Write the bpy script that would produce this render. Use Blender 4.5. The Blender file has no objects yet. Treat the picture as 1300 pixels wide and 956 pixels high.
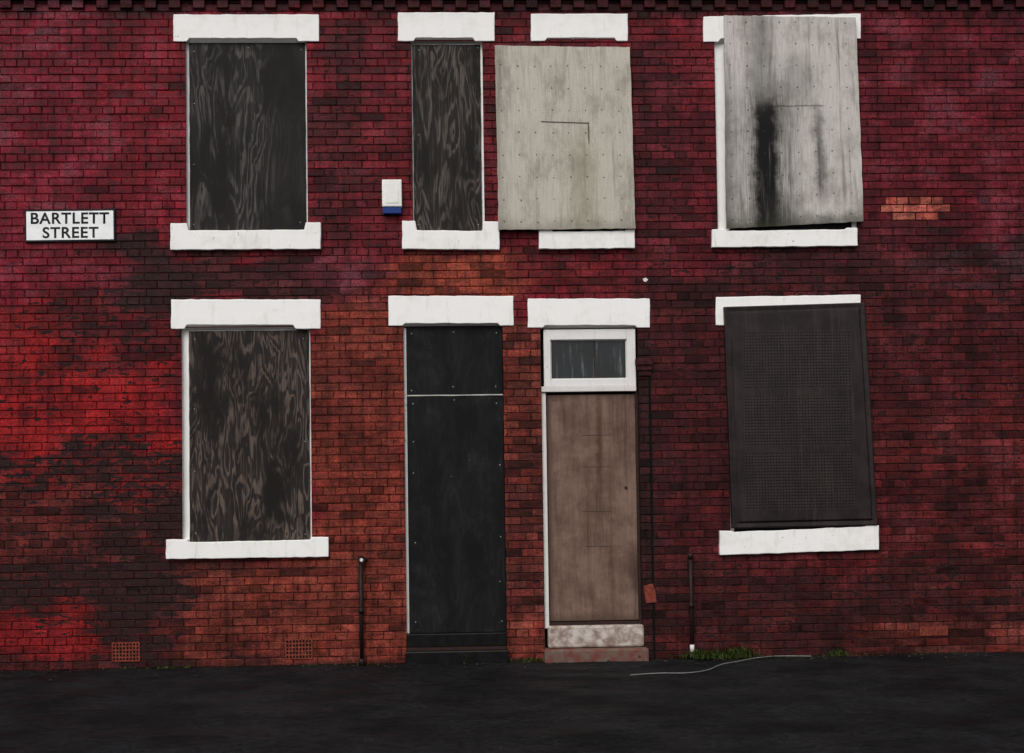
import bpy, bmesh, math, random
from mathutils import Vector, Matrix, noise
random.seed(7)
scene=bpy.context.scene
# ------------------------------------------------------------------ camera
F=1620.0; CX=650.0; CY=572.0
R=Matrix.Rotation(math.radians(-2.0),3,'Z')@Matrix.Rotation(math.radians(92.0),3,'X')@Matrix.Rotation(math.radians(-0.8),3,'Z')
def ray(px,py): return R@Vector(((px-CX)/F,-(py-CY)/F,-1.0))
r=ray(650,840); t=12.0/r.y
CAM=Vector((-t*r.x,-12.0,-t*r.z))
cd=bpy.data.cameras.new("camera"); cam=bpy.data.objects.new("camera",cd); scene.collection.objects.link(cam)
cam.matrix_world=Matrix.Translation(CAM)@R.to_4x4()
cd.sensor_fit='HORIZONTAL'; cd.sensor_width=36; cd.lens=F/1300*36; cd.shift_y=(CY-478)/1300; cd.clip_end=2000
scene.camera=cam
# survey helpers: facade measurements -> metres on a plane parallel to the wall (y)
def U(px,py,y=0.0):
    d=ray(px,py); t=(y-CAM.y)/d.y; return CAM+d*t
def G(px,py,z=0.0):
    d=ray(px,py); t=(z-CAM.z)/d.z; return CAM+d*t
RT=R.transposed()
def proj(x,z,y=0.0):
    v=RT@(Vector((x,y,z))-CAM); return (CX+F*v.x/-v.z, CY-F*v.y/-v.z)
def WR(x0,y0,x1,y1,y=0.0):
    mx=(x0+x1)/2; my=(y0+y1)/2
    return (U(x0,my,y).x,U(mx,y1,y).z,U(x1,my,y).x,U(mx,y0,y).z)   # X0,Z0,X1,Z1
# ------------------------------------------------------------------ nodes
class NT:
    def __init__(s,name):
        s.mat=bpy.data.materials.new(name); s.mat.use_nodes=True; s.t=s.mat.node_tree; s.n=s.t.nodes
        s.b=s.n["Principled BSDF"]; s.b.inputs['Specular IOR Level'].default_value=0.2
    def set(s,sock,v):
        if isinstance(v,bpy.types.NodeSocket): s.t.links.new(v,sock)
        elif v is not None:
            if isinstance(v,(tuple,list)) and len(v)==3 and sock.type=='RGBA': v=(*v,1)
            sock.default_value=v
    def m(s,op,a,b=None,c=None,clamp=False):
        n=s.n.new('ShaderNodeMath'); n.operation=op; n.use_clamp=clamp
        s.set(n.inputs[0],a)
        if b is not None: s.set(n.inputs[1],b)
        if c is not None: s.set(n.inputs[2],c)
        return n.outputs[0]
    def ss(s,v,lo,hi,a=0.0,b=1.0):
        n=s.n.new('ShaderNodeMapRange'); n.interpolation_type='SMOOTHSTEP'
        for i,x in enumerate((v,lo,hi,a,b)): s.set(n.inputs[i],x)
        return n.outputs[0]
    def mix(s,f,a,b,blend='MIX'):
        n=s.n.new('ShaderNodeMix'); n.data_type='RGBA'; n.blend_type=blend
        s.set(n.inputs[0],f); s.set(n.inputs[6],a); s.set(n.inputs[7],b); return n.outputs[2]
    def obj(s): return s.n.new('ShaderNodeTexCoord').outputs['Object']
    def uv(s): return s.n.new('ShaderNodeTexCoord').outputs['UV']
    def map(s,v,sc=(1,1,1),loc=(0,0,0)):
        n=s.n.new('ShaderNodeMapping'); s.set(n.inputs[0],v); n.inputs[3].default_value=sc; n.inputs[1].default_value=loc; return n.outputs[0]
    def noise(s,v,scale,detail=4,rough=0.55,dist=0.0):
        n=s.n.new('ShaderNodeTexNoise'); s.set(n.inputs['Vector'],v); n.inputs['Scale'].default_value=scale
        n.inputs['Detail'].default_value=detail; n.inputs['Roughness'].default_value=rough; n.inputs['Distortion'].default_value=dist
        return n.outputs[0]
    def attr(s,name):
        n=s.n.new('ShaderNodeAttribute'); n.attribute_name=name; return n.outputs['Color']
    def sep(s,v):
        n=s.n.new('ShaderNodeSeparateXYZ'); s.set(n.inputs[0],v); return n.outputs
    def seprgb(s,v):
        n=s.n.new('ShaderNodeSeparateColor'); s.set(n.inputs[0],v); return n.outputs
    def scale(s,c,f):
        n=s.n.new('ShaderNodeVectorMath'); n.operation='SCALE'; s.set(n.inputs[0],c); s.set(n.inputs[3],f); return n.outputs[0]
    def bump(s,h,strength=0.5,dist=0.003):
        n=s.n.new('ShaderNodeBump'); s.set(n.inputs['Height'],h); n.inputs['Strength'].default_value=strength; n.inputs['Distance'].default_value=dist
        s.t.links.new(n.outputs[0],s.b.inputs['Normal'])
    def out(s,col=None,rough=None,metal=None,spec=None):
        if col is not None: s.set(s.b.inputs['Base Color'],col)
        if rough is not None: s.set(s.b.inputs['Roughness'],rough)
        if metal is not None: s.set(s.b.inputs['Metallic'],metal)
        if spec is not None: s.set(s.b.inputs['Specular IOR Level'],spec)
        return s.mat
    def box(s,u,v,u0,u1,v0,v1,su,sv):
        a=s.m('MULTIPLY',s.ss(u,u0-su,u0+su),s.ss(u,u1-su,u1+su,1,0))
        b=s.m('MULTIPLY',s.ss(v,v0-sv,v0+sv),s.ss(v,v1-sv,v1+sv,1,0))
        return s.m('MULTIPLY',a,b)

def mat_brick(name='brick_masonry',mortar=False):
    k=NT(name); o=k.obj(); col=k.attr('Col'); w=k.seprgb(k.attr('Wear'))
    n1=k.noise(k.map(o,(0.8,1,1.3)),2.2,7,0.68)
    n2=k.noise(k.map(o,(0.7,1,1.9)),9,6,0.72)
    n3=k.noise(o,60,3,0.7)
    dr=k.noise(k.map(o,(5,1,0.35)),3,4,0.6)
    c=k.scale(col,k.ss(n3,0.3,0.7,0.5,1.5))
    c=k.scale(c,k.ss(n2,0.32,0.68,0.48,1.45))
    c=k.scale(c,k.ss(dr,0.34,0.58,0.66,1.12))
    c=k.scale(c,k.ss(n1,0.36,0.62,0.58,1.20))
    th=k.m('SUBTRACT',0.74,k.m('MULTIPLY',w[0],0.48))
    d=k.m('SUBTRACT',n2,th)
    pm=k.ss(d,-0.008,0.014)
    under=k.mix(k.ss(n3,0.4,0.7),(0.010,0.005,0.006),(0.046,0.014,0.012))
    c=k.mix(pm,c,under)
    bl=k.m('MULTIPLY',k.ss(n1,0.50,0.64),w[1])
    bl=k.m('MULTIPLY',bl,k.ss(n3,0.35,0.7,0.15,1.0))
    c=k.mix(k.m('MULTIPLY',bl,0.38),c,(0.25,0.105,0.14))
    k.bump(k.m('ADD',k.m('MULTIPLY',n3,0.6),k.m('SUBTRACT',n2,k.m('MULTIPLY',pm,0.25))),0.6,0.007)
    return k.out(c,k.ss(n2,0.3,0.7,0.38,0.8) if not mortar else 0.9,spec=0.14)

def mat_white(name,base=(0.80,0.79,0.77),dirt=0.5):
    k=NT(name); o=k.obj()
    n=k.noise(o,5,6,0.66); f=k.noise(o,60,3,0.6); dr=k.noise(k.map(o,(5,1,0.9)),3,5,0.65)
    c=k.mix(k.m('MULTIPLY',k.ss(n,0.46,0.70),0.32*dirt),base,(0.46,0.42,0.37))
    c=k.mix(k.m('MULTIPLY',k.ss(dr,0.54,0.74),0.40*dirt),c,(0.32,0.28,0.24))
    chip=k.ss(k.noise(o,17,7,0.78),0.665-0.03*dirt,0.69-0.03*dirt)
    c=k.mix(k.m('MULTIPLY',chip,min(1,dirt*1.1)),c,(0.10,0.05,0.045))
    k.bump(k.m('ADD',n,k.m('MULTIPLY',f,0.3)),0.4,0.008)
    return k.out(c,0.55,spec=0.2)

def mat_darkply(name,seed,base=(0.0125,0.0105,0.010),light=(0.15,0.125,0.11),amt=1.0,gs=1.0,u0=-9,u1=9,ring=62,speck=0.0):
    k=NT(name); uv0=k.uv(); uv=k.map(uv0,(1,1,1),(seed*3.1,seed*1.7,seed))
    g=k.noise(k.map(uv,(3.2*gs,0.7*gs,1)),1.6,3,0.45,0.5)
    rings=k.m('SINE',k.m('MULTIPLY',g,ring))
    fib=k.noise(k.map(uv,(70,2.0,1)),2.0,4,0.6)
    patch=k.noise(k.map(uv,(1.6,0.6,1)),2.6,5,0.6)
    gr=k.m('MULTIPLY',k.ss(rings,0.0,0.9),k.ss(patch,0.38,0.56))
    gr=k.m('MULTIPLY',gr,k.ss(fib,0.36,0.56,0.15,1))
    sc=k.m('MULTIPLY',k.ss(k.noise(k.map(uv,(45,0.9,1)),2.0,5,0.7),0.52,0.68),k.ss(patch,0.38,0.58,0.05,0.8))
    a=k.m('MAXIMUM',gr,sc)
    if u0>-5:
        s=k.sep(uv0); a=k.m('MULTIPLY',a,k.m('MULTIPLY',k.ss(s[0],u0-.08,u0+.08,.2,1),k.ss(s[0],u1-.12,u1+.12,1,.15)))
    a=k.m('MULTIPLY',a,amt,clamp=True)
    b=k.mix(k.ss(patch,0.3,0.7),base,tuple(x*2.0 for x in base))
    c=k.mix(a,b,light)
    if speck:
        dn=k.noise(uv,2.2,8,0.75); c=k.mix(k.m('MULTIPLY',k.ss(dn,0.5,0.72),speck),c,(0.045,0.044,0.044))
        c=k.mix(k.m('MULTIPLY',k.ss(k.noise(uv,22,4,0.7),0.70,0.73),0.8),c,(0.12,0.12,0.12))
    k.bump(k.m('ADD',fib,k.m('MULTIPLY',rings,0.15)),0.35,0.002)
    return k.out(c,0.65,spec=0.12)

def mat_paleply(name,which):
    k=NT(name); uv0=k.uv(); 
    nz=k.noise(uv0,6,7,0.68); nq=k.noise(k.map(uv0,(1,1,1),(4,9,2)),5,7,0.68)
    s=k.sep(uv0); u=k.m('ADD',s[0],k.m('MULTIPLY',k.m('SUBTRACT',nz,0.5),0.20)); v=k.m('ADD',s[1],k.m('MULTIPLY',k.m('SUBTRACT',nq,0.5),0.30))
    su,sv=s[0],s[1]
    fib=k.noise(k.map(uv0,(70,2.5,1)),1.5,5,0.65)
    blot=k.noise(k.map(uv0,(1.6,0.8,1),(which*5,0,0)),2.8,8,0.70)
    spk=k.noise(uv0,90,3,0.7)
    A=(0.55,0.505,0.435) if which==3 else (0.58,0.55,0.51)
    c=k.mix(k.ss(fib,0.35,0.7),A,tuple(x*0.78 for x in A))
    c=k.mix(k.m('MULTIPLY',k.ss(blot,0.44,0.68),0.6),c,(0.20,0.18,0.145))
    c=k.mix(k.m('MULTIPLY',k.ss(spk,0.50,0.72),0.42),c,(0.16,0.135,0.11))
    dr=k.noise(k.map(uv0,(9,0.5,1),(which*2,0,0)),2.0,6,0.62)
    c=k.mix(k.m('MULTIPLY',k.ss(dr,0.50,0.75),0.45 if which==3 else 0.8),c,(0.13,0.12,0.10))
    blk=(0.010,0.010,0.010)
    if which==4:
        h=k.box(u,v,0.16,0.66,-0.2,1.35,0.14,0.22)
        c=k.mix(k.m('MULTIPLY',h,k.ss(fib,0.3,0.65,0.25,0.75)),c,(0.06,0.057,0.05))
        m1=k.box(u,v,0.27,0.49,-0.1,1.26,0.055,0.16)
        m1=k.m('MULTIPLY',m1,k.ss(k.noise(k.map(uv0,(14,0.8,1)),2,5,0.6),0.28,0.48,0.6,1.0))
        c=k.mix(m1,c,blk)
        c=k.mix(k.m('MULTIPLY',k.box(u,v,0.40,0.62,0.0,0.25,0.10,0.16),0.7),c,(0.03,0.03,0.025))
        c=k.mix(k.m('MULTIPLY',k.box(u,v,0.84,0.93,0.25,1.12,0.05,0.16),0.66),c,(0.02,0.02,0.018))
        c=k.mix(k.m('MULTIPLY',k.box(su,k.m('ADD',sv,k.m('MULTIPLY',nz,0.03)),0.40,0.93,1.172,1.186,0.03,0.008),0.6),c,blk)
        c=k.mix(k.m('MULTIPLY',k.box(u,v,0.22,0.46,1.2,2.1,0.1,0.3),0.5),c,(0.05,0.05,0.045))
        c=k.mix(k.m('MULTIPLY',k.box(u,v,0.55,0.85,1.25,1.62,0.1,0.15),0.35),c,(0.07,0.068,0.06))
        c=k.mix(k.m('MULTIPLY',k.box(u,v,-0.3,1.6,-0.3,0.06,0.2,0.10),0.8),c,(0.035,0.038,0.022))
        c=k.mix(k.m('MULTIPLY',k.box(u,v,-0.3,0.08,-0.3,1.4,0.09,0.3),0.7),c,(0.05,0.05,0.035))
    else:
        c=k.mix(k.m('MULTIPLY',k.box(su,k.m('ADD',sv,k.m('MULTIPLY',su,0.03)),0.42,0.875,1.035,1.047,0.01,0.004),0.95),c,blk)
        c=k.mix(k.m('MULTIPLY',k.box(su,sv,0.862,0.876,0.82,1.02,0.005,0.04),0.9),c,(0.03,0.025,0.02))
        c=k.mix(k.m('MULTIPLY',k.box(u,v,0.70,0.92,0.0,0.85,0.10,0.25),0.45),c,(0.24,0.23,0.14))
        c=k.mix(k.m('MULTIPLY',k.box(u,v,-0.3,1.6,-0.3,0.06,0.2,0.10),0.45),c,(0.12,0.115,0.08))
        c=k.mix(k.m('MULTIPLY',k.box(u,v,-0.3,0.06,-0.3,2,0.08,0.10),0.4),c,(0.15,0.14,0.11))
    pu=k.m('SUBTRACT',k.m('FRACT',k.m('DIVIDE',k.m('ADD',su,k.m('MULTIPLY',nz,0.05)),0.158)),0.5); pv=k.m('SUBTRACT',k.m('FRACT',k.m('DIVIDE',k.m('ADD',sv,k.m('MULTIPLY',nq,0.07)),0.213)),0.5)
    dd=k.m('SQRT',k.m('ADD',k.m('POWER',k.m('MULTIPLY',pu,0.158),2.0),k.m('POWER',k.m('MULTIPLY',pv,0.213),2.0)))
    c=k.mix(k.m('MULTIPLY',k.ss(dd,0.005,0.010,1,0),k.ss(blot,0.33,0.48,0.2,0.85)),c,(0.05,0.035,0.03))
    k.bump(k.m('ADD',fib,k.m('MULTIPLY',nz,0.6)),0.5,0.004)
    return k.out(c,0.85,spec=0.12)

def mat_simple(name,col,rough=0.6,metal=0,var=0.3,sc=15,bump=0.3,dark=None,spec=0.15):
    k=NT(name); o=k.obj(); n=k.noise(o,sc,6,0.68)
    c=k.mix(k.ss(n,0.35,0.65),tuple(x*(1+var) for x in col),dark if dark else tuple(x*(1-var) for x in col))
    k.bump(k.noise(o,sc*5,4,0.6),bump,0.003)
    return k.out(c,rough,metal,spec)

def mat_asphalt(name,base,wet=0.5):
    k=NT(name); o=k.obj(); f=k.noise(o,95,3,0.8); n=k.noise(o,1.3,8,0.68); p=k.noise(k.map(o,(0.6,1.6,1)),2.2,6,0.65)
    g=k.noise(o,16,6,0.75)
    c=k.mix(k.ss(f,0.40,0.66),tuple(x*0.3 for x in base),tuple(x*2.3 for x in base))
    c=k.scale(c,k.ss(n,0.34,0.64,0.5,1.4)); c=k.scale(c,k.ss(g,0.35,0.62,0.6,1.35))
    ro=k.ss(p,0.40,0.60,0.85-0.45*wet,0.95)
    k.bump(k.m('ADD',k.m('ADD',f,g),k.m('MULTIPLY',n,1.2)),0.9,0.010)
    return k.out(c,ro,spec=0.09)

def mat_shutter():
    k=NT('perforated_steel'); s=k.sep(k.uv()); o=k.obj(); pi=0.0285
    a=k.m('SUBTRACT',k.m('FRACT',k.m('DIVIDE',s[0],pi)),0.5); b=k.m('SUBTRACT',k.m('FRACT',k.m('DIVIDE',s[1],pi)),0.5)
    d=k.m('SQRT',k.m('ADD',k.m('MULTIPLY',a,a),k.m('MULTIPLY',b,b)))
    hole=k.ss(d,0.22,0.33,1,0)
    mk=k.m('ADD',k.box(s[0],s[1],0.16,1.20,0.17,0.71,0.002,0.002),k.m('ADD',k.box(s[0],s[1],0.16,1.20,0.77,1.24,0.002,0.002),k.box(s[0],s[1],0.16,1.20,1.30,1.86,0.002,0.002)),clamp=True)
    hole=k.m('MULTIPLY',hole,mk)
    n=k.noise(o,5,7,0.68); dr=k.noise(k.map(o,(9,1,0.5)),3,6,0.6)
    c=k.mix(k.ss(n,0.35,0.65),(0.0105,0.0068,0.0070),(0.023,0.0155,0.0155))
    c=k.mix(k.m('MULTIPLY',k.ss(dr,0.5,0.72),0.5),c,(0.046,0.032,0.029))
    c=k.mix(k.m('MULTIPLY',mk,0.3),c,(0.032,0.020,0.020))
    c=k.mix(hole,c,(0.0015,0.001,0.001))
    k.bump(k.m('SUBTRACT',k.m('MULTIPLY',n,0.8),hole),0.6,0.004)
    return k.out(c,0.4,0.0,spec=0.25)

def mat_door():
    k=NT('weathered_brown_door'); s=k.sep(k.uv()); uv=k.uv()
    n=k.noise(uv,3,8,0.70); dr=k.noise(k.map(uv,(7,0.35,1)),2,7,0.62); f=k.noise(k.map(uv,(50,1.5,1)),2,5,0.6)
    c=k.mix(k.ss(n,0.36,0.62),(0.19,0.118,0.090),(0.105,0.060,0.044))
    c=k.mix(k.m('MULTIPLY',k.ss(dr,0.46,0.68),0.6),c,(0.058,0.031,0.022))
    c=k.mix(k.m('MULTIPLY',k.ss(f,0.5,0.70),0.25),c,(0.28,0.21,0.17))
    c=k.mix(k.m('MULTIPLY',k.ss(k.noise(uv,30,4,0.7),0.66,0.70),0.6),c,(0.04,0.02,0.015))
    u=k.m('ADD',s[0],k.m('MULTIPLY',k.m('SUBTRACT',n,0.5),0.08))
    c=k.mix(k.m('MULTIPLY',k.box(u,s[1],0.47,0.52,1.3,2.12,0.02,0.3),0.75),c,(0.06,0.022,0.010))
    for v in (0.70,0.70+0.33,1.45,1.75):
        c=k.mix(k.m('MULTIPLY',k.box(s[0],k.m('ADD',s[1],k.m('MULTIPLY',n,0.01)),0.33,0.60,v,v+0.008,0.03,0.003),0.8),c,(0.035,0.018,0.015))
    c=k.mix(k.m('MULTIPLY',k.box(u,s[1],-0.1,0.03,-1,3,0.03,0.1),0.75),c,(0.045,0.025,0.018))
    c=k.mix(k.m('MULTIPLY',k.box(u,s[1],0.78,1.1,0.25,0.62,0.05,0.12),0.75),c,(0.045,0.025,0.018))
    c=k.mix(k.m('MULTIPLY',k.box(u,s[1],-0.1,1.1,-0.1,0.05,0.05,0.05),0.6),c,(0.05,0.03,0.022))
    k.bump(k.m('ADD',f,n),0.35,0.003)
    return k.out(c,0.6,spec=0.2)

def mat_glass():
    k=NT('grimy_glass'); uv=k.uv(); dr=k.noise(k.map(uv,(14,0.9,1)),2,7,0.65); n=k.noise(uv,3,4,0.6)
    c=k.mix(k.ss(dr,0.5,0.72),(0.012,0.016,0.018),(0.14,0.15,0.145))
    c=k.mix(k.ss(n,0.42,0.62),c,(0.010,0.012,0.013))
    return k.out(c,0.15,spec=0.4)

M=dict(brick=mat_brick(),mortar=mat_brick('mortar_joints',True),
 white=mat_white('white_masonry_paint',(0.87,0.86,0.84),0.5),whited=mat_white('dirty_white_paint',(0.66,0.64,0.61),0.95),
 whitesill=mat_white('white_sill_paint',(0.86,0.85,0.83),0.75),
 steel=mat_shutter(),door=mat_door(),glass=mat_glass(),p3=mat_paleply('pale_plywood',3),p4=mat_paleply('stained_plywood',4),
 d1=mat_darkply('dark_plywood_a',1.3,amt=0.55,u0=0.05,u1=0.75,light=(0.13,0.12,0.112),base=(0.010,0.0088,0.0085)),d2=mat_darkply('dark_plywood_b',2.2,amt=0.62,base=(0.010,0.0088,0.0082)),d5=mat_darkply('dark_plywood_c',5.1,amt=0.72,gs=1.25,light=(0.150,0.108,0.088),base=(0.010,0.0085,0.008)),
 blackply=mat_darkply('black_door_board',7.7,base=(0.0042,0.0042,0.0046),light=(0.03,0.03,0.031),amt=0.25,speck=0.35),
 black=mat_simple('black_gloss_paint',(0.006,0.0055,0.0055),0.35,0,0.4,12),
 iron=mat_simple('rusty_iron',(0.012,0.009,0.009),0.6,0,0.5,30,dark=(0.04,0.016,0.010)),
 pipe=mat_simple('black_painted_iron',(0.006,0.0055,0.006),0.5,0,0.4,30,dark=(0.022,0.010,0.008)),
 terra=mat_simple('terracotta',(0.17,0.036,0.024),0.8,0,0.35,30),
 void_shade=mat_simple('painted_void_shade',(0.003,0.003,0.003),0.9),  # near-black colour standing in for shade inside gaps and holes
 step=mat_simple('worn_step_concrete',(0.46,0.41,0.37),0.85,0,0.15,9,0.6,dark=(0.22,0.16,0.13)),
 slate=mat_simple('slate_roof',(0.06,0.062,0.07),0.6,0,0.3,6),
 gutter=mat_simple('black_gutter',(0.012,0.010,0.010),0.5),
 plastic=mat_simple('white_plastic',(0.80,0.79,0.75),0.4,0,0.06,8,0.05),
 blue=mat_simple('blue_plastic',(0.015,0.04,0.20),0.4,0,0.1,8,0.05),
 signw=mat_simple('white_enamel',(0.84,0.85,0.85),0.4,0,0.06,9,0.03),
 signb=mat_simple('black_enamel',(0.008,0.008,0.009),0.45,0,0.1,9,0.03),
 screw=mat_simple('zinc_screw',(0.45,0.44,0.42),0.4,0.3),
 leaf=mat_simple('weed_leaf',(0.07,0.10,0.024),0.6,0,0.5,20),
 litter=mat_simple('dead_leaf',(0.04,0.030,0.020),0.8,0,0.4,20),
 cable=mat_simple('grey_cable',(0.17,0.17,0.16),0.5,0,0.2,20),
 asphalt=mat_asphalt('wet_asphalt_pavement',(0.0095,0.0095,0.0105),0.8),road=mat_asphalt('road_asphalt',(0.012,0.012,0.013),0.5),
 kerb=mat_simple('kerb_stone',(0.03,0.029,0.029),0.7,0,0.3,8),
)
# ------------------------------------------------------------------ mesh helpers
def empty(name):
    e=bpy.data.objects.new(name,None); scene.collection.objects.link(e); return e
def mkobj(name,verts,faces,mat,parent=None,uvs=None,bevel=0,seg=2,smooth=False):
    me=bpy.data.meshes.new(name); me.from_pydata([tuple(v) for v in verts],[],faces); 
    if uvs:
        l=me.uv_layers.new(name='UVMap')
        for lp in me.loops: l.data[lp.index].uv=uvs[lp.vertex_index]
    bm=bmesh.new(); bm.from_mesh(me); bmesh.ops.recalc_face_normals(bm,faces=bm.faces); bm.to_mesh(me); bm.free()
    me.materials.append(mat); ob=bpy.data.objects.new(name,me); scene.collection.objects.link(ob)
    if parent: ob.parent=parent
    if bevel:
        b=ob.modifiers.new('bevel','BEVEL'); b.width=bevel; b.segments=seg; b.limit_method='ANGLE'; b.angle_limit=math.radians(40)
    if smooth:
        for p in me.polygons: p.use_smooth=True
    return ob
def extr(name,pts,yf,yb,mat,parent=None,bevel=0.003,wob=0.0,res=0.06):
    """pts: (x,z) outline in metres, extruded from yf back to yb"""
    P=[]
    if wob:
        n=len(pts)
        for i in range(n):
            a=Vector(pts[i]); b=Vector(pts[(i+1)%n]); L=(b-a).length; k=max(1,int(L/res))
            for j in range(k):
                p=a.lerp(b,j/k); w=wob*(1 if j else 0.4)
                P.append((p.x+random.uniform(-w,w),p.y+random.uniform(-w,w)))
    else: P=[tuple(p) for p in pts]
    n=len(P); mnx=min(p[0] for p in P); mnz=min(p[1] for p in P)
    V=[(x,yf,z) for x,z in P]+[(x,yb,z) for x,z in P]
    Fc=[list(range(n)),list(range(2*n-1,n-1,-1))]+[[i,(i+1)%n,(i+1)%n+n,i+n] for i in range(n)]
    uv=[(x-mnx,z-mnz) for x,z in P]*2
    return mkobj(name,V,Fc,mat,parent,uv,bevel)
def pxs(pts,y): return [(U(a,b,y).x,U(a,b,y).z) for a,b in pts]
def rect(r): return [(r[0],r[1]),(r[2],r[1]),(r[2],r[3]),(r[0],r[3])]
def boxw(name,x0,x1,y0,y1,z0,z1,mat,parent=None,bevel=0.003):
    return extr(name,[(x0,z0),(x1,z0),(x1,z1),(x0,z1)],y0,y1,mat,parent,bevel)
def cyl(name,p,rad,length,axis,mat,parent=None,seg=16):
    bm=bmesh.new(); bmesh.ops.create_cone(bm,cap_ends=True,segments=seg,radius1=rad,radius2=rad,depth=length)
    rot={'Z':Matrix.Identity(4),'Y':Matrix.Rotation(math.pi/2,4,'X'),'X':Matrix.Rotation(math.pi/2,4,'Y')}[axis]
    bmesh.ops.transform(bm,matrix=Matrix.Translation(p)@rot,verts=bm.verts)
    me=bpy.data.meshes.new(name); bm.to_mesh(me); bm.free(); me.materials.append(mat)
    for q in me.polygons: q.use_smooth=len(q.vertices)==4
    ob=bpy.data.objects.new(name,me); scene.collection.objects.link(ob)
    if parent: ob.parent=parent
    return ob
# ------------------------------------------------------------------ paint / soot / tone map of the wall
# (x0,y0,x1,y1, soft, colour, var, peel, bloom, strength)
CR=(0.150,0.0065,0.0130)
PATCH=[
 (-900,-200,130,420,60,(0.150,0.0075,0.0165),0.20,0.16,1.1,1),
 (400,-100,900,330,60,(0.120,0.0072,0.0120),0.50,0.28,0.45,1),
 (880,-100,2500,330,60,(0.104,0.0068,0.0120),0.50,0.30,0.6,1),
 (1090,20,1290,250,60,(0.120,0.009,0.0150),0.4,0.24,1.1,0.8),
 (820,320,2500,700,40,(0.088,0.0085,0.010),0.65,0.32,0.35,1),
 (820,330,930,860,20,(0.055,0.0065,0.0075),0.6,0.34,0.05,1),
 (1100,380,2500,560,50,(0.074,0.0072,0.0088),0.7,0.38,0.35,0.8),
 (1130,520,2500,700,30,(0.094,0.011,0.011),0.75,0.32,0.3,0.8),
 (820,700,2500,860,30,(0.056,0.0078,0.0078),0.75,0.40,0.05,1),
 (1080,790,2500,860,10,(0.105,0.019,0.014),0.8,0.24,0.05,0.8),
 (380,330,640,420,20,(0.11,0.012,0.012),0.6,0.28,0.2,1),
 (210,325,470,382,12,(0.050,0.008,0.008),0.7,0.42,0.05,0.95),
 (380,325,480,372,25,(0.12,0.018,0.028),0.3,0.0,1.2,0.7),
 (385,400,530,860,14,(0.155,0.024,0.0155),0.38,0.22,0.05,1),
 (385,560,520,720,40,(0.168,0.0255,0.016),0.34,0.18,0.05,0.8),
 (222,706,530,870,8,(0.162,0.027,0.017),0.40,0.20,0.05,1),
 (210,735,300,850,30,(0.11,0.016,0.011),0.6,0.30,0.05,0.7),
 (630,412,700,870,8,(0.150,0.026,0.017),0.6,0.22,0.1,1),
 (628,560,702,760,20,(0.088,0.015,0.012),0.95,0.28,0.15,0.8),
 (494,322,664,378,8,(0.21,0.034,0.019),0.32,0.12,0.05,1),
 (664,322,830,380,20,(0.12,0.010,0.012),0.5,0.25,0.1,0.9),
 (-900,385,236,620,40,(0.200,0.0070,0.009),0.22,0.38,0.3,1),
 (-900,460,236,575,36,(0.255,0.0075,0.009),0.16,0.32,0.15,0.9),
 (60,340,240,470,40,(0.105,0.007,0.010),0.3,0.46,0.15,0.85),
 (-900,570,236,900,36,(0.175,0.009,0.0095),0.4,0.58,0.05,0.9),
 (-50,625,220,715,24,(0.105,0.016,0.013),0.8,0.36,0.05,0.85),
 (-900,710,236,800,20,(0.062,0.009,0.009),0.7,0.58,0.05,1),
 (110,640,236,870,36,(0.045,0.009,0.009),0.8,0.58,0.02,0.9),
 (-900,788,118,900,14,(0.20,0.0075,0.009),0.2,0.34,0.1,1),
 (140,300,232,390,26,(0.028,0.007,0.009),0.5,0.60,0.1,0.85),
 (60,300,240,330,30,(0.06,0.009,0.015),0.4,0.38,0.3,0.6),
 (1160,300,1340,356,26,(0.040,0.014,0.019),0.5,0.4,0.5,0.9),
 (900,310,1120,372,22,(0.050,0.009,0.010),0.6,0.42,0.1,0.8),
 (1100,280,1180,420,40,(0.055,0.009,0.011),0.6,0.35,0.1,0.6),
 (395,40,450,300,20,(0.070,0.008,0.010),0.75,0.42,0.1,0.65),
 (806,60,860,330,18,(0.07,0.008,0.011),0.75,0.42,0.1,0.6),
 (806,420,829,840,3,(0.024,0.006,0.007),0.5,0.3,0,1),
 (-900,-200,2500,16,6,(0.038,0.0055,0.008),0.3,0.3,0.1,0.9),  # darker band across the eaves courses
 (225,708,420,722,5,(0.06,0.010,0.008),0.4,0.4,0,0.7),
 (-900,836,2500,900,8,(0.032,0.009,0.008),0.4,0.4,0,0.75),
]
def sm(x): x=max(0.0,min(1.0,x)); return x*x*(3-2*x)
def wall_state(x,z):
    px,py=proj(x,z)
    nx=noise.fractal(Vector((x*1.7,3.1,z*1.7)),0.55,2.0,5); nz=noise.fractal(Vector((x*1.5,9.4,z*2.0)),0.55,2.0,5)
    st=[*CR,0.3,0.24,0.6]
    for (x0,y0,x1,y1,s,c,va,pe,bl,k) in PATCH:
        d=min(1.9*s,60); s2=s*0.6
        qx=px+nx*d; qy=py+nz*d
        w=k*sm((qx-x0)/s2+.5)*sm((x1-qx)/s2+.5)*sm((qy-y0)/s2+.5)*sm((y1-qy)/s2+.5)
        if w>0.003:
            t=(*c,va,pe,bl)
            for i in range(6): st[i]+= (t[i]-st[i])*w
    return st
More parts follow.
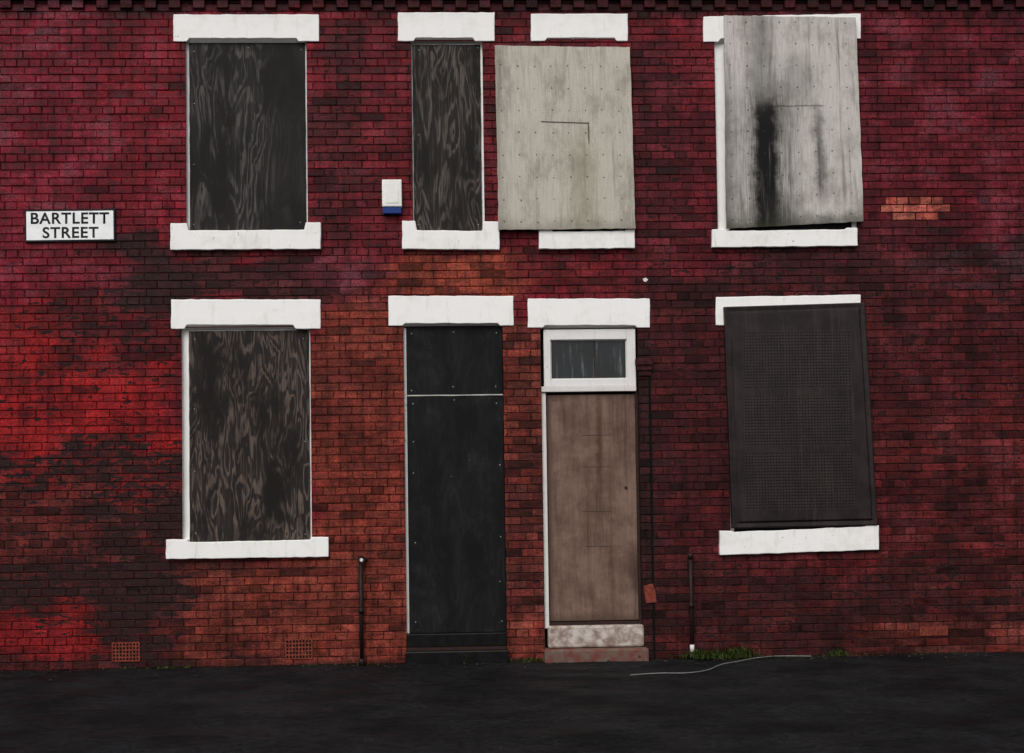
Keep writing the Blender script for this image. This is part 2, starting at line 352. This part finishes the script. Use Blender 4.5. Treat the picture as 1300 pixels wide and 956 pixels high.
# ------------------------------------------------------------------ brick house
house=empty('terraced_brick_house')
XL,XR=-9.0,9.0; ZT=6.34; BC=0.0752; J=0.0095
openings={ # measured in the facade survey
 'w1':(236,50,390,295),'w2':(523,52,614,295),'w3':(690,64,790,293),'w4':(909,50,1085,292),
 'w5':(231,415,395,690),'d1':(514,411,641,840),'d2':(689,413,813,840),'w6':(925,410,1100,676)}
OW={k:WR(*v) for k,v in openings.items()}
for k in ('d1','d2'): OW[k]=(OW[k][0],-0.02,OW[k][2],OW[k][3])
def cuts(a,b,step,extra):
    n=int((b-a)/step); s=[a+(b-a)*i/n for i in range(n+1)]
    s=[v for v in s if all(abs(v-e)>0.012 for e in extra)]+list(extra); return sorted(s)
xs=cuts(XL,XR,0.06,sorted({round(o[i],5) for o in OW.values() for i in (0,2)}))
zs=cuts(-0.1,ZT,0.05,sorted({round(max(o[i],-0.02),5) for o in OW.values() for i in (1,3)}))
V=[];Cc=[];Wc=[]
for z in zs:
    for x in xs:
        V.append((x,0.0055,z)); s=wall_state(x,z)
        h=0.50+0.25*noise.noise(Vector((x*3,0,z*3)))
        un=s[3]
        mc=(0.036,0.016,0.014)
        a=min(1,max(0,(un-0.35)*1.4))
        Cc.append([(s[i]*h)*(1-a)+mc[i]*a for i in range(3)]+[1]); Wc.append([s[4],s[5]*0.6,0.5,1])
nx=len(xs); Fc=[]
for j in range(len(zs)-1):
    for i in range(nx-1):
        mx=(xs[i]+xs[i+1])/2; mz=(zs[j]+zs[j+1])/2
        if any(o[0]<mx<o[2] and o[1]<mz<o[3] for o in OW.values()): continue
        Fc.append([j*nx+i,j*nx+i+1,(j+1)*nx+i+1,(j+1)*nx+i])
def colattrs(me,C,W):
    a=me.color_attributes.new('Col','FLOAT_COLOR','POINT'); a.data.foreach_set('color',[c for q in C for c in q])
    a=me.color_attributes.new('Wear','FLOAT_COLOR','POINT'); a.data.foreach_set('color',[c for q in W for c in q])
def rawobj(name,V,Fc,mat,C,W,parent):
    me=bpy.data.meshes.new(name); me.from_pydata(V,[],Fc); colattrs(me,C,W); me.materials.append(mat)
    ob=bpy.data.objects.new(name,me); scene.collection.objects.link(ob); ob.parent=parent; return ob
rawobj('mortar_wall',V,Fc,M['mortar'],Cc,Wc,house)
# bricks
BV=[];BF=[];BCc=[];BW=[]
ORANGE=WR(1133,250,1199,277)
def add_brick(x0,x1,z0,z1,yf=0.0,yb=0.012,tint=None,course=0):
    cx=(x0+x1)/2; cz=(z0+z1)/2
    j=0.0020; f=yf+random.uniform(-0.0026,0.0018); tx=random.uniform(-.0016,.0016); tz=random.uniform(-.0014,.0014)
    x0+=random.uniform(-j,j); x1+=random.uniform(-j,j); z0+=random.uniform(-j,j)*.8; z1+=random.uniform(-j,j)*.8
    b=0.003; base=len(BV)
    q=[(x0,z0,-1,-1),(x1,z0,1,-1),(x1,z1,1,1),(x0,z1,-1,1)]
    for (x,z,a,c) in q: BV.append((x,yb,z))
    for (x,z,a,c) in q: BV.append((x,f+b*0.9+a*tx+c*tz,z))
    for (x,z,a,c) in q: BV.append((x-a*b,f+a*tx+c*tz,z-c*b))
    for i in range(4):
        k=(i+1)%4
        BF.append([base+i,base+k,base+4+k,base+4+i]); BF.append([base+4+i,base+4+k,base+8+k,base+8+i])
    BF.append([base+8,base+9,base+10,base+11])
    sc=wall_state(cx,cz); va=sc[3]
    rn=random.gauss(0,0.38)+1.1*noise.noise(Vector((cx*0.8,5.0,course*0.83)))+0.5*noise.noise(Vector((cx*2.5,8.0,course*2.3)))
    mul=math.exp(va*0.85*min(rn,0.75))
    if random.random()<0.13*va: mul*=0.42
    hue=1+random.uniform(-.25,.5)*va
    S=[]
    for (x,z,_,_) in q:
        s=wall_state(x,z); 
        if tint: s=[*tint,0.1,0.02,0.1]
        S.append(([s[0]*mul,s[1]*mul*hue,s[2]*mul*hue,1],[s[4],s[5],random.random(),1]))
    for _ in range(3):
        for a,c in S: BCc.append(a); BW.append(c)
nc=int((ZT+0.0)/BC)
for c in range(-1,nc+1):
    z0=c*BC+J/2; z1=(c+1)*BC-J/2
    if z1>ZT: continue
    header=(c%6==3)
    L=0.1125 if header else 0.225
    off={0:0,1:0.1125}[c%2] if not header else 0.056
    x=XL-off-random.uniform(0,.02)
    blocks=[(o[0],o[2]) for o in OW.values() if z1>o[1] and z0<o[3]]
    while x<XR:
        a=max(x+J/2,XL); b=min(x+L-J/2,XR)
        segs=[(a,b)]
        for (o0,o1) in blocks:
            ns=[]
            for (s,e) in segs:
                if e<=o0 or s>=o1: ns.append((s,e)); continue
                if s<o0: ns.append((s,o0))
                if e>o1: ns.append((o1,e))
            segs=ns
        for (s,e) in segs:
            if e-s<0.012: continue
            t=None; mx=(s+e)/2; mz=(z0+z1)/2
            if ORANGE[0]-0.03<mx<ORANGE[2]+0.03 and ORANGE[1]-0.02<mz<ORANGE[3]+0.01: t=(0.36+random.uniform(-.04,.03),0.07,0.05)
            add_brick(s,e,z0,z1,tint=t,course=c)
        x+=L
# eaves: dentil course and oversailing courses
zd=U(650,11).z; x=XL
while x<XR:
    add_brick(x,x+0.105,zd,zd+0.075,yf=-0.032,yb=0.02); x+=0.225
for i in range(3):
    z=zd+0.083+i*BC; x=XL-(0.1 if i%2 else 0)
    while x<XR:
        add_brick(max(x,XL),min(x+0.216,XR),z,z+0.066,yf=-0.05-0.012*i,yb=0.02); x+=0.225
rawobj('brickwork',BV,BF,M['brick'],BCc,BW,house)
ztop=zd+0.083+3*BC
boxw('eaves_board',XL,XR,-0.02,0.1,ZT,ztop+0.05,M['gutter'],house)
boxw('eaves_backing',XL,XR,-0.030,0.0,zd+0.078,ztop,M['gutter'],house,0)
gv=[];gf=[]
for i in range(9):
    a=math.pi*i/8
    for xx in (XL,XR): gv.append((xx,-0.15-0.06*math.cos(a),ztop+0.06-0.06*math.sin(a)))
for i in range(8): gf.append([2*i,2*i+1,2*i+3,2*i+2])
g=mkobj('gutter',gv,gf,M['gutter'],house); sdm=g.modifiers.new('s','SOLIDIFY'); sdm.thickness=0.006
extrR=[(XL-0.1,-0.13,ztop+0.08),(XR+0.1,-0.13,ztop+0.08),(XR+0.1,4.2,ztop+2.6),(XL-0.1,4.2,ztop+2.6),(XR+0.1,8.5,ztop+0.1),(XL-0.1,8.5,ztop+0.1)]
ro=mkobj('roof',extrR,[[0,1,2,3],[3,2,4,5]],M['slate'],house); s2=ro.modifiers.new('s','SOLIDIFY'); s2.thickness=0.04
sidem=mat_simple('side_brick',(0.10,0.02,0.018),0.8,0,0.4,12)
mkobj('gable_walls',[(XL,0.0056,-.1),(XL,8.3,-.1),(XL,8.3,ztop),(XL,4.2,ztop+2.5),(XL,0.0056,ztop),
 (XR,0.0056,-.1),(XR,8.3,-.1),(XR,8.3,ztop),(XR,4.2,ztop+2.5),(XR,0.0056,ztop)],[[0,1,2,3,4],[5,6,7,8,9],[1,6,7,2]],sidem,house)
# reveals
def reveal(k,mats,depth=0.14):
    X0,Z0,X1,Z1=OW[k]; e=0.0015
    for nm,vs,mt in (('left',[(X0+e,0.003,Z0),(X0+e,depth,Z0),(X0+e,depth,Z1),(X0+e,0.003,Z1)],mats[0]),
                  ('right',[(X1-e,0.003,Z0),(X1-e,depth,Z0),(X1-e,depth,Z1),(X1-e,0.003,Z1)],mats[1]),
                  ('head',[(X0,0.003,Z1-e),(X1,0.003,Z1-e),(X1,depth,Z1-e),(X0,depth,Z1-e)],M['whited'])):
        mkobj(f'reveal_{nm}_{k}',vs,[[0,1,2,3]],mt,house)
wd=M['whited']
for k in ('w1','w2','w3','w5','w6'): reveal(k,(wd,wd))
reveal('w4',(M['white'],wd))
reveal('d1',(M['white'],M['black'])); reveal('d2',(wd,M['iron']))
# lintels with stop chamfer
def lintel(nm,x0,y0,x1,y1,cx0,cx1,ch=5,tilt=0,yf=-0.014):
    P=pxs([(x0,y0),(x1,y0+tilt),(x1,y1+tilt),(cx1+3,y1+tilt),(cx1,y1-ch+tilt),(cx0,y1-ch),(cx0-3,y1),(x0,y1)],yf)
    extr('lintel_'+nm,P,yf,0.10,M['white'],house,0.006,0.003,0.06)
    a=U(cx0-2,y1-ch-0.5,yf);b=U(cx1+2,y1-ch-0.5,yf); c=U(cx0-2,y1,yf)
    z1=a.z; z0=c.z; 
    V=[(a.x,yf+0.002,z1),(b.x,yf+0.002,z1),(b.x,yf+0.04,z0),(a.x,yf+0.04,z0),(a.x,0.09,z0),(b.x,0.09,z0),(a.x,0.09,z1),(b.x,0.09,z1)]
    mkobj('chamfer_'+nm,V,[[0,1,2,3],[3,2,5,4],[0,3,4,6],[1,7,5,2],[0,6,7,1]],M['whited'],house)
lintel('w1',220,18,405,52.5,240,376,4); lintel('w2',505,15.5,628,52,528,600,4); lintel('w3',674,17,797,52,695,780,4); lintel('w4',893,21,1093,53,915,1075,4,-4)
lintel('w5',217,380,407,417.5,237,372,5); lintel('d1',493,375.5,652,413.5,514,632,3); lintel('d2',670,379,825,416,692,806,3); lintel('w6',909,377,1093,413,930,1075,4,-3)
# sills with stooled ends
def sill(nm,x0,y0,x1,y1,ox0,ox1,top,tilt=0,yf=-0.048,mat=None):
    P=pxs([(x0,y0),(ox0,y0),(ox0+2,top),(ox1-2,top+tilt),(ox1,y0+tilt),(x1,y0+tilt),(x1,y1+tilt),(x0,y1)],yf)
    extr('sill_'+nm,P,yf,0.13,mat or M['whitesill'],house,0.006,0.003,0.06)
sill('w1',216,283,407,317,237,388,292.5,-1); sill('w2',510.5,280,634,316,527,614,292,1); sill('w3',684,292,806,316,700,795,294,-1); sill('w4',904,291,1089,314,921,1075,293,-2)
sill('w5',210.5,685,417,710,237,395,688.5,-3); sill('w6',914,674,1116,705,930,1100,675.5,-7)
# inset dark boards in white frames
def inset(k,l,b,r_,t,mat,y=0.035,frame=M['white']):
    X0,Z0,X1,Z1=OW[k]
    boxw('window_frame_'+k,X0+.002,X1-.002,y+0.016,y+0.07,Z0,Z1-.002,frame,house,0)
    pw=1/135
    return extr('board_'+k,[(X0+l*pw,Z0+b*pw),(X1-r_*pw,Z0+b*pw),(X1-r_*pw,Z1-t*pw),(X0+l*pw,Z1-t*pw)],y,y+0.014,mat,house,0.002,0.0022,0.09)
inset('w1',3.5,0,2.5,3,M['d1']); inset('w2',1.5,0,3,3,M['d2']); inset('w5',8,0,2.5,4,M['d5'])
inset('w3',6,0,6,4,M['blackply']); inset('w6',6,0,6,4,M['blackply']); inset('w4',16,0,6,4,M['blackply'],0.02)
def screws(nm,pts,y,rad=0.006,mat='screw'):
    bm=bmesh.new()
    for (a,b) in pts:
        p=U(a+random.uniform(-1,1),b+random.uniform(-2,2),y)
        bmesh.ops.create_cone(bm,cap_ends=True,segments=10,radius1=rad,radius2=rad*0.8,depth=0.004,matrix=Matrix.Translation(p)@Matrix.Rotation(math.pi/2,4,'X'))
    me=bpy.data.meshes.new(nm); bm.to_mesh(me); bm.free(); me.materials.append(M[mat]); ob=bpy.data.objects.new(nm,me); scene.collection.objects.link(ob); ob.parent=house
screws('screws_w1',[(247,64),(247,130),(247,210),(247,284),(382,64),(382,284),(315,62)],0.034,0.0045)
screws('screws_w5',[(248,430),(247,520),(247,600),(249,678),(386,430),(387,560),(387,678)],0.034,0.0045)
screws('screws_w2',[(531,62),(606,62),(531,284),(608,284),(531,170)],0.034,0.0045)
# door 1 : boarded, in two panels
X0,Z0,X1,Z1=OW['d1']; yd=0.045
boxw('door_frame_d1',X0+.002,X1-.002,yd+0.016,yd+0.09,0,Z1-.002,M['black'],house,0)
zt=U(578,416,yd).z; zm=U(578,501.5,yd).z; zb=U(578,803,yd).z
boxw('door_frame_edge',X0+.003,X0+.026,yd+.002,yd+.0155,zb,Z1-.03,wd,house,0.002)
boxw('door_board_joint',X0+.03,X1-.006,yd+.004,yd+.0155,zm-.006,zm+.005,wd,house,0)
extr('door_board_top',rect((X0+.028,zm+.005,X1-.006,zt)),yd,yd+.014,M['blackply'],house,0.002,.002,.1)
extr('door_board_bottom',rect((X0+.030,zb,X1-.004,zm-.005)),yd,yd+.014,M['blackply'],house,0.002,.002,.1)
screws('screws_d1',[(523,424),(575,422),(630,424),(522,495),(575,493),(630,492),(525,512),(631,510),(525,600),(634,590),(527,690),(636,680),(528,790),(638,790),(525,560),(577,508),(635,740)],yd-.001,0.0055)
boxw('threshold_upper',X0+.004,X1-.002,-0.01,0.13,0.15,zb-0.004,M['black'],house,0.006)
boxw('threshold_lower',X0-.01,X1+.01,-0.10,0.13,-0.02,0.12,M['black'],house,0.01)
boxw('threshold_mid',X0+.006,X1-.006,-0.004,0.12,0.119,0.152,M['iron'],house,0)
# door 2
X0,Z0,X1,Z1=OW['d2']; yd=0.05; PW=1/135.0
def rw(x0,y0,x1,y1,y): return WR(x0,y0,x1,y1,y)
boxw('door_backing_d2',X0+.002,X1-.002,0.10,0.13,0,Z1-.002,M['void_shade'],house,0)
fr=rw(690.5,418,807,490,yd-.03); gl=rw(699,431,796,481,yd-.03)
def frame(nm,o,i,yf,yb,mat):
    boxw(nm+'_l',o[0],i[0],yf,yb,o[1],o[3],mat,house,.004); boxw(nm+'_r',i[2],o[2],yf,yb,o[1],o[3],mat,house,.004)
    boxw(nm+'_t',i[0],i[2],yf+.001,yb,i[3],o[3],mat,house,.004); boxw(nm+'_b',i[0],i[2],yf+.001,yb,o[1],i[1],mat,house,.004)
frame('fanlight_frame',fr,gl,yd-.03,.095,mat_white('fanlight_paint',(0.72,0.71,0.70),0.7))
g2=(gl[0]+.010,gl[1]+.008,gl[2]-.010,gl[3]-.008)
frame('fanlight_bead',(gl[0]-.001,gl[1]-.001,gl[2]+.001,gl[3]+.001),g2,yd-.012,.09,wd)
extr('fanlight_glass',rect((g2[0]-.005,g2[1]-.005,g2[2]+.005,g2[3]+.005)),yd+.012,yd+.018,M['glass'],house,0)
boxw('fanlight_bar',(gl[0]*.42+gl[2]*.58)-.004,(gl[0]*.42+gl[2]*.58)+.004,yd+.004,yd+.011,g2[1],g2[3],M['iron'],house,0)
boxw('transom',X0+.003,X1-.02,yd-.042,.095,U(750,497.5,yd).z,U(750,490.5,yd).z,wd,house,.005)
boxw('door_jamb_left',X0+.003,X0+.045,yd-.02,.095,0.3,U(750,498,yd).z,wd,house,.004)
boxw('door_jamb_right',X1-.028,X1-.003,yd-.01,.095,0.3,U(750,498,yd).z,M['iron'],house,.004)
dl=(X0+.052,U(750,788,yd).z,X1-.030,U(750,501,yd).z)
extr('door_leaf',rect(dl),yd,yd+.035,M['door'],house,.004)
for z in (dl[1]+.25,dl[1]+1.1,dl[1]+1.9): boxw('hinge',dl[0]-.012,dl[0]+.004,yd-.006,yd+.01,z,z+.09,M['iron'],house,.002)
cyl('door_lock',(dl[2]-.10,yd-.003,dl[1]+1.25),.014,.012,'Y',M['iron'],house)
screws('screws_d2',[(704,510),(760,508),(805,512),(704,600),(702,700),(706,780),(806,620),(808,700),(808,778),(760,780)],yd-.001,0.005,'iron')
boxw('door_step',X0+.03,X1+.01,-0.02,0.13,0.12,dl[1]-.04,M['step'],house,.02)
boxw('door_step_base',X0-.01,X1+.04,-0.12,0.13,-0.02,0.115,mat_simple('step_brick_red',(0.10,0.03,0.024),0.8,0,0.4,10,0.6,dark=(0.13,0.10,0.08)),house,.018)
boxw('door_weatherboard',dl[0],dl[2],yd-.004,.1,dl[1]-.05,dl[1]-.008,M['iron'],house,.003)
def pxbox(nm,x0,y0,x1,y1,yf,yb,mat,bev=.004): return extr(nm,rect(WR(x0,y0,x1,y1,yf)),yf,yb,mat,house,bev,.0015,.06)
dk=mat_simple('sooty_brick',(0.038,0.008,0.009),0.7,0,0.5,25,.6)
pxbox('corbel_a',807,455,829,463,-0.05,0.01,dk); pxbox('corbel_b',809,463.5,828,470,-0.035,0.01,dk); pxbox('corbel_c',811,470.5,827,477,-0.02,0.01,dk)
a=WR(826,478,829,838); boxw('painted_groove_shade',a[0],a[2],-0.004,0.004,a[1],a[3],M['void_shade'],house,0)  # raised near-black strip, paints the shade of a groove beside the jamb
P=pxs([(817,744),(829,741),(832,750),(834,765),(820,766),(819,756)],-.012); extr('render_patch',P,-.012,.005,M['terra'],house,.004,.003,.04)
P=pxs([(816,354),(820,352.5),(823,355),(820,358),(817,357)],-.006); extr('plaster_fleck',P,-.006,.004,M['whited'],house,.001)
def airbrick(nm,x0,y0,x1,y1):
    r=WR(x0,y0,x1,y1); extr(nm+'_back',rect(r),-0.0035,0.004,M['void_shade'],house,0)
    n=8
    for i in range(n+1):
        x=r[0]+(r[2]-r[0])*i/n; boxw(nm+f'_v{i}',x-.006,x+.006,-.010,-.0032,r[1],r[3],M['terra'],house,.001)
    for i in range(6):
        z=r[1]+(r[3]-r[1])*i/5; boxw(nm+f'_h{i}',r[0]-.006,r[2]+.006,-.0088,-.0034,z-.006,z+.006,M['terra'],house,.001)
airbrick('air_brick_a',143,816,177,839); airbrick('air_brick_b',363,812,396,836); airbrick('air_brick_c',1168,796,1202,806)
# ------------------------------------------------------------------ surface boards
def warp_board(nm,pts,y,th,mat,amp):
    P=[U(a,b,y) for a,b in pts]; n=22; V=[];uv=[];Fc=[]
    for j in range(n+1):
        for i in range(n+1):
            u=i/n;v=j/n
            p=(P[0]*(1-u)+P[1]*u)*(1-v)+(P[3]*(1-u)+P[2]*u)*v
            e=0.0034 if i in(0,n) or j in(0,n) else 0
            yy=y+amp*((u-.5)**2*2-.5*(v-.5)**2)+random.uniform(-.0006,.0006)
            V.append((p.x+random.uniform(-e,e),yy,p.z+random.uniform(-e,e)))
            uv.append((u*(P[1]-P[0]).length,(1-v)*(P[0]-P[3]).length))
    for j in range(n):
        for i in range(n): Fc.append([j*(n+1)+i,j*(n+1)+i+1,(j+1)*(n+1)+i+1,(j+1)*(n+1)+i])
    ob=mkobj(nm,V,Fc,mat,None,uv)
    s=ob.modifiers.new('s','SOLIDIFY'); s.thickness=th; s.offset=0
    return ob
warp_board('plywood_board',[(628,58),(799.5,60.5),(806.5,290),(633,292)],-0.066,.018,M['p3'],-0.012)
warp_board('plywood_board',[(919,20),(1086,22.5),(1096,281),(922,290.5)],-0.045,.018,M['p4'],-0.010)
# ------------------------------------------------------------------ steel shutter
sh=empty('perforated_steel_window_shutter')
q=[(919,389.5),(1098,384),(1114.5,667),(930,671)]
O=[U(a,b,-.055) for a,b in q]; c=sum(O,Vector())/4
def ins(P,d,y):
    r=[]
    for p in P:
        v=p-c; r.append(Vector((p.x-math.copysign(d,v.x),y,p.z-math.copysign(d,v.z))))
    return r
rings=[[Vector((p.x,0.0,p.z)) for p in O],O,ins(O,.012,-.062),ins(O,.050,-.058),ins(O,.066,-.074)]
V=[v for r_ in rings for v in r_]; Fc=[]
for k in range(len(rings)-1):
    for i in range(4):
        j=(i+1)%4; Fc.append([k*4+i,k*4+j,(k+1)*4+j,(k+1)*4+i])
b=(len(rings)-1)*4; Fc.append([b,b+1,b+2,b+3])
mx=min(v.x for v in V); mz=min(v.z for v in V)
mkobj('shutter_tray',V,Fc,M['steel'],sh,[(v.x-mx,v.z-mz) for v in V],.003)
bm=bmesh.new()
for f in (0.03,.25,.5,.75,.97):
    for (a_,b_) in ((0,3),(1,2)):
        p=ins(O,.03,-.062)[a_].lerp(ins(O,.03,-.062)[b_],f)
        bmesh.ops.create_cone(bm,cap_ends=True,segments=10,radius1=.008,radius2=.006,depth=.008,matrix=Matrix.Translation(p)@Matrix.Rotation(math.pi/2,4,'X'))
me=bpy.data.meshes.new('shutter_bolts'); bm.to_mesh(me); bm.free(); me.materials.append(M['iron']); ob=bpy.data.objects.new('shutter_bolts',me); scene.collection.objects.link(ob); ob.parent=sh
# ------------------------------------------------------------------ street sign
sg=empty('street_name_sign')
q=[(31,266.5),(146,265),(146.5,306),(31.5,307.5)]
extr('sign_plate',pxs(q,-.022),-.022,.0,M['signb'],sg,.002)
extr('sign_face',pxs([(33.2,268.6),(143.8,267.3),(144.2,303.7),(33.6,305.1)],-.0235),-.0235,-.02,M['signw'],sg,.001)
def text(s,x0,y0,x1,y1):
    cu=bpy.data.curves.new('t','FONT'); cu.body=s; cu.size=1; cu.offset=0.022; cu.space_character=1.09; cu.extrude=0
    ob=bpy.data.objects.new('t',cu); scene.collection.objects.link(ob); bpy.context.view_layer.update()
    me=bpy.data.meshes.new_from_object(ob.evaluated_get(bpy.context.evaluated_depsgraph_get())); bpy.data.objects.remove(ob)
    xs_=[v.co.x for v in me.vertices]; ys_=[v.co.y for v in me.vertices]; ax,bx,ay,by=min(xs_),max(xs_),min(ys_),max(ys_)
    tl=U(x0,y0,-.0248); br=U(x1,y1,-.0248)
    for v in me.vertices:
        u=(v.co.x-ax)/(bx-ax); w=(v.co.y-ay)/(by-ay)
        v.co=Vector((tl.x+(br.x-tl.x)*u,-.0248,br.z+(tl.z-br.z)*w))
    me.materials.clear(); me.materials.append(M['signb']); o2=bpy.data.objects.new('sign_text_'+s.lower(),me); scene.collection.objects.link(o2); o2.parent=sg
text('BARTLETT',39,270,138.5,283.8); text('STREET',54,288.2,125,302)
# ------------------------------------------------------------------ alarm box
al=empty('burglar_alarm_box')
r_=WR(485,228,510,262.5,-.06); extr('alarm_cover',rect(r_),-.07,.0,M['plastic'],al,.008)
r2=WR(486,262.8,509.5,271,-.06); extr('alarm_base',rect(r2),-.062,.0,M['blue'],al,.006)
r3=WR(489,232,506,258,-.07); extr('alarm_panel',rect(r3),-.0735,-.06,M['plastic'],al,.004)
# ------------------------------------------------------------------ iron pipes
def pipe(x,yt,top):
    e=empty('iron_pipe'); p=U(x,yt,-.05); K=M['pipe']
    cyl('pipe_shaft',(p.x,-.05,p.z/2),.019,p.z,'Z',K,e)
    cyl('pipe_collar',(p.x,-.05,p.z*.52),.025,.05,'Z',K,e); cyl('pipe_foot',(p.x,-.05,.03),.03,.06,'Z',K,e)
    cyl('pipe_bracket',(p.x,-.02,p.z*.85),.012,.06,'Y',K,e)
    if top:
        cyl('pipe_elbow',(p.x+.008,-.05,p.z+.01),.036,.05,'Y',K,e); cyl('pipe_elbow_bore',(p.x+.008,-.0765,p.z+.01),.016,.006,'Y',wd,e)
        cyl('pipe_spur',(p.x+.03,-.03,p.z+.01),.02,.06,'X',K,e)
    else:
        cyl('pipe_cap',(p.x,-.05,p.z),.026,.05,'Z',K,e)
        cyl('pipe_foot_white',(p.x,-.051,.10),.021,.07,'Z',wd,e)
pipe(458,712,True); pipe(876.5,706,False)
# ------------------------------------------------------------------ ground
def sheet(nm,x0,x1,y0,y1,z,mat,n=1):
    return mkobj(nm,[(x0,y0,z),(x1,y0,z),(x1,y1,z),(x0,y1,z)],[[0,1,2,3]],mat)
sheet('ground',-300,300,-300,300,-0.16,M['road'])
sheet('road',-60,60,-13,-4.8,-0.12,M['road'])
V=[];Fc=[];nx_=300;ny_=60
for j in range(ny_+1):
    for i in range(nx_+1):
        x=-20+40*i/nx_; y=-4.7+4.72*j/ny_
        z=0.012*noise.fractal(Vector((x*.8,y*1.5,2)),.7,2,4)+0.006*noise.noise(Vector((x*6,y*6,0)))
        if y<-4.6: z*=.3
        V.append((x,y,z))
for j in range(ny_):
    for i in range(nx_): a=j*(nx_+1)+i; Fc.append([a,a+1,a+nx_+2,a+nx_+1])
mkobj('pavement',V,Fc,M['asphalt'],None,smooth=True)
ke=empty('kerb'); x=-20
i=0
while x<20:
    boxw(f'kerbstone_{i}',x,x+.905,-4.83,-4.7,-.2,-.004+random.uniform(-.003,.003),M['kerb'],ke,.012); x+=.915; i+=1
# cable on the pavement
cu=bpy.data.curves.new('c','CURVE'); cu.dimensions='3D'; cu.bevel_depth=.0045; sp=cu.splines.new('NURBS')
cp=[(800,857),(835,854),(870,855),(900,851),(915,843),(935,840),(955,836),(975,832),(1000,832.5),(1030,833)]
sp.points.add(len(cp)-1)
for i,(a,b_) in enumerate(cp):
    g_=G(a,b_,.014); g_.y=min(g_.y,-.06); sp.points[i].co=(*g_,1)
sp.order_u=3; sp.use_endpoint_u=True
ob=bpy.data.objects.new('c',cu); scene.collection.objects.link(ob); bpy.context.view_layer.update()
me=bpy.data.meshes.new_from_object(ob.evaluated_get(bpy.context.evaluated_depsgraph_get())); bpy.data.objects.remove(ob)
me.materials.clear(); me.materials.append(M['cable']); scene.collection.objects.link(bpy.data.objects.new('cable',me))
# weeds and litter
V=[];Fc=[]
def clump(px,w,n,h):
    c0=U(px,836)
    for _ in range(n):
        x=c0.x+random.gauss(0,w/135/2); y=-abs(random.gauss(0,.035))-.012; a=random.uniform(0,6.28); hh=h*random.uniform(.4,1); l=random.uniform(.2,1.0)*hh
        dx,dy=math.cos(a),-abs(math.sin(a)); wd_=random.uniform(.003,.009); b0=len(V); ox,oy=-dy*wd_,dx*wd_
        V.extend([(x-ox*.5,y-oy*.5,0),(x+ox*.5,y+oy*.5,0),(x+dx*l*.5+ox,y+dy*l*.5+oy,hh*.65),(x+dx*l*.5-ox,y+dy*l*.5-oy,hh*.65),(x+dx*l,y+dy*l,hh*random.uniform(.6,1))])
        Fc.extend([[b0,b0+1,b0+2,b0+3],[b0+3,b0+2,b0+4]])
clump(905,45,300,.10); clump(935,25,180,.15); clump(890,14,90,.14); clump(1063,12,80,.09); clump(592,14,150,.10); clump(670,30,90,.06); clump(740,40,60,.04); clump(560,20,40,.04)
clump(200,60,50,.035); clump(1000,60,60,.03); clump(1180,80,60,.03); clump(430,60,40,.03); clump(800,16,70,.07)
mkobj('weeds',V,Fc,M['leaf'])
V=[];Fc=[]
for _ in range(620):
    x=random.uniform(-7,7); y=-abs(random.gauss(0,.30))-.02; s=random.uniform(.005,.022); a=random.uniform(0,6.28); b0=len(V); z=.014
    for k in range(5):
        t_=a+k*1.257; V.append((x+math.cos(t_)*s*random.uniform(.5,1),y+math.sin(t_)*s*random.uniform(.4,1),z+random.uniform(0,.008)))
    Fc.append([b0+k for k in range(5)])
mkobj('leaf_litter',V,Fc,M['litter'])
# ------------------------------------------------------------------ light
w=bpy.data.worlds.new("World"); scene.world=w; w.use_nodes=True; nt=w.node_tree
sky=nt.nodes.new('ShaderNodeTexSky'); sky.sky_type='NISHITA'; sky.sun_disc=False; sky.sun_elevation=math.radians(48); sky.sun_rotation=math.radians(200); sky.dust_density=4; sky.air_density=1.0
hs=nt.nodes.new('ShaderNodeHueSaturation'); hs.inputs['Saturation'].default_value=0.18
nt.links.new(sky.outputs[0],hs.inputs['Color']); nt.links.new(hs.outputs[0],nt.nodes['Background'].inputs[0]); nt.nodes['Background'].inputs[1].default_value=0.13
sl=bpy.data.lights.new('sun','SUN'); sl.energy=1.2; sl.angle=math.radians(40); sl.color=(1,.97,.94)
so=bpy.data.objects.new('sun',sl); scene.collection.objects.link(so)
el=math.radians(48); az=math.radians(200)
d=Vector((math.sin(az)*math.cos(el),math.cos(az)*math.cos(el),math.sin(el)))
so.rotation_euler=d.to_track_quat('Z','Y').to_euler()
scene.view_settings.view_transform='Standard'; scene.view_settings.look='None'; scene.view_settings.exposure=0; scene.view_settings.gamma=1
